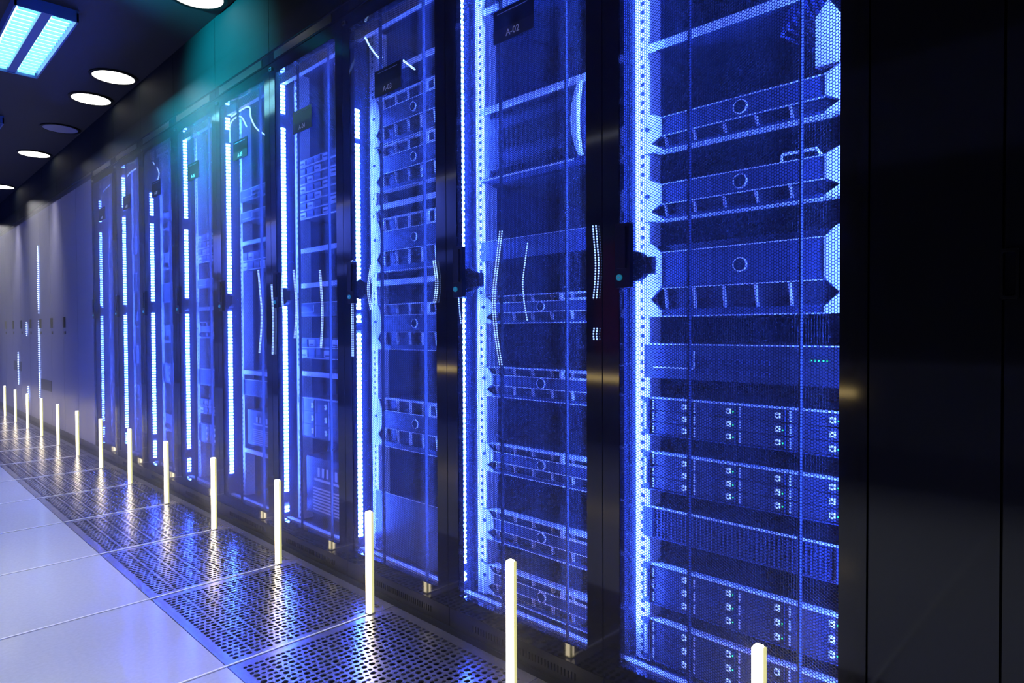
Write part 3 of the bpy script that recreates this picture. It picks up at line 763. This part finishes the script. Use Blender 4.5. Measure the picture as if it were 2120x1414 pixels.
# cable bundle in the upper right of the nearest rack
for n in range(7):
    b = MB(); y = S0+0.085+n*0.006
    b.tube([(XD+0.10+0.02*n, y+0.12+0.01*n, 1.97), (XD+0.05+0.01*n, y+0.07, 1.80-0.01*n), (XD+0.03, y+0.05+0.006*n, 1.62-0.012*n), (XD+0.05, y+0.02, 1.50)], 0.0045, m_cable, 8)
    single('patch_cable', 'dark cable hanging at the upper right inside the nearest rack', 'cable', b, 'cables at the upper right of the nearest rack', True)
b = MB(); b.prism([(0, 0), (0.045, 0), (0.045, 0.10), (0.02, 0.13), (0, 0.10)], 0, 0.02, m_ear)
single('cable_guide', 'bright cable guide above the upper winged server in the nearest rack', 'cable guide', b, loc=(XD+0.005, S0+0.085, 1.452))

# ------------------------------------------------------------------ solid cabinets beyond the racks
CY0, CP = S0+P*NR+0.49, 0.497
def grey_panel(y0, y1, lab, handle=True, label_z=None, name='grey_cabinet'):
    t = thing(name, lab, 'cabinet', (XR, y0, 0), 'plain grey cabinets beyond the racks')
    w_ = y1-y0
    b = MB(); b.box(0.02, 0.5, 0.001, w_-0.001, 0.0, 2.121, m_rackdark); b.build('body', t)
    d = MB(); d.prism(rounded(0.002, w_-0.002, 0.062, 2.07, 0.004, 3), 0.0, 0.0199, m_cab); dd = d.build('door', t)
    if handle:
        b = MB(); b.box(-0.012, -0.0001, w_-0.075, w_-0.060, 0.955, 1.045, m_black); b.box(-0.012, -0.0001, w_-0.045, w_-0.030, 0.955, 1.045, m_black); b.build('handle', dd)
        b = MB(); b.box(-0.006, -0.0001, w_-0.08, w_-0.03, 0.90, 0.925, m_black); b.build('latch_plate', dd)
    if label_z:
        b = MB(); b.box(-0.003, -0.0001, 0.01, w_-0.03, label_z-0.05, label_z+0.05, m_band); b.build('vent_plate', dd)
    return t
grey_panel(S0+P*NR, CY0, 'wide blank grey panel catching a pale glow between racks and handled cabinets', False)
cabs = []
for i in range(12):
    y0 = CY0+CP*i
    if y0+CP > YF: break
    cabs.append(grey_panel(y0, y0+CP, 'plain grey cabinet with small dark handle, %s beyond the last rack' % ords[i], True, {2: 0.42, 5: 0.55, 8: 0.6}.get(i)))
# light leaking from gaps between these cabinets
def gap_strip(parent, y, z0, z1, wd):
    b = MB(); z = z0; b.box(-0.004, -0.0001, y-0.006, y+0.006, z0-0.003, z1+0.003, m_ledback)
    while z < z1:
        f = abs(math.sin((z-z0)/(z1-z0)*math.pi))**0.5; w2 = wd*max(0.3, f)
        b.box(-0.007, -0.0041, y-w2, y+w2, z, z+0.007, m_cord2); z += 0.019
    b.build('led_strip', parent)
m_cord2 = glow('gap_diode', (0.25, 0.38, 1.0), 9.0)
gap_strip(cabs[3], 0.02, 1.10, 1.75, 0.035)
gap_strip(cabs[3], 0.03, 0.28, 1.03, 0.028)
gap_strip(cabs[4], 0.16, 0.88, 1.02, 0.04)
gap_strip(cabs[5], 0.17, 0.35, 0.70, 0.03)
gap_strip(cabs[4], 0.12, 0.20, 0.36, 0.04)

# ------------------------------------------------------------------ dark doors at the right edge
def dark_panel(y0, y1, lab, handle_y=None):
    t = thing('tall_black_panel', lab, 'panel', (XR, y0, 0), 'black panels right of the racks')
    w_ = y1-y0
    b = MB(); b.box(0.02, 0.9, 0.001, w_-0.001, 0.0, 2.121, m_rackdark); b.build('body', t)
    b = MB(); b.prism(rounded(0.002, w_-0.002, 0.0, 2.12, 0.004, 3), 0.0, 0.0199, m_gloss); d = b.build('door', t)
    if handle_y:
        b = MB(); b.holed(rounded(handle_y-0.012, handle_y+0.012, 0.965, 1.045, 0.003, 3), rounded(handle_y-0.008, handle_y+0.008, 0.97, 1.04, 0.003, 3), -0.008, -0.0001, m_black); b.build('handle', d)
dark_panel(0.172, S0, 'tall glossy black panel right beside the nearest rack')
dark_panel(-0.42, 0.172, 'tall black door with small flush handle at the right edge', 0.592-0.008)
dark_panel(-1.02, -0.42, 'tall black door outside the right edge of the picture')

# ------------------------------------------------------------------ haze slab added before the racks to imitate lens bloom
hm = bpy.data.materials.new('aisle_haze'); hm.use_nodes = True; nt = hm.node_tree; nt.nodes.clear()
vs_ = nt.nodes.new('ShaderNodeVolumeScatter'); vo = nt.nodes.new('ShaderNodeOutputMaterial')
vs_.inputs['Color'].default_value = (0.9, 0.92, 1, 1); vs_.inputs['Density'].default_value = 0.25; vs_.inputs['Anisotropy'].default_value = 0.0
nt.links.new(vs_.outputs[0], vo.inputs['Volume'])
b = MB(); b.box(1.10, 1.335, S0, 12.0, 0.01, 2.05, hm)
tag(b.build('aisle_haze'), 'faint haze hanging in the aisle before the racks', 'haze', kind='stuff')
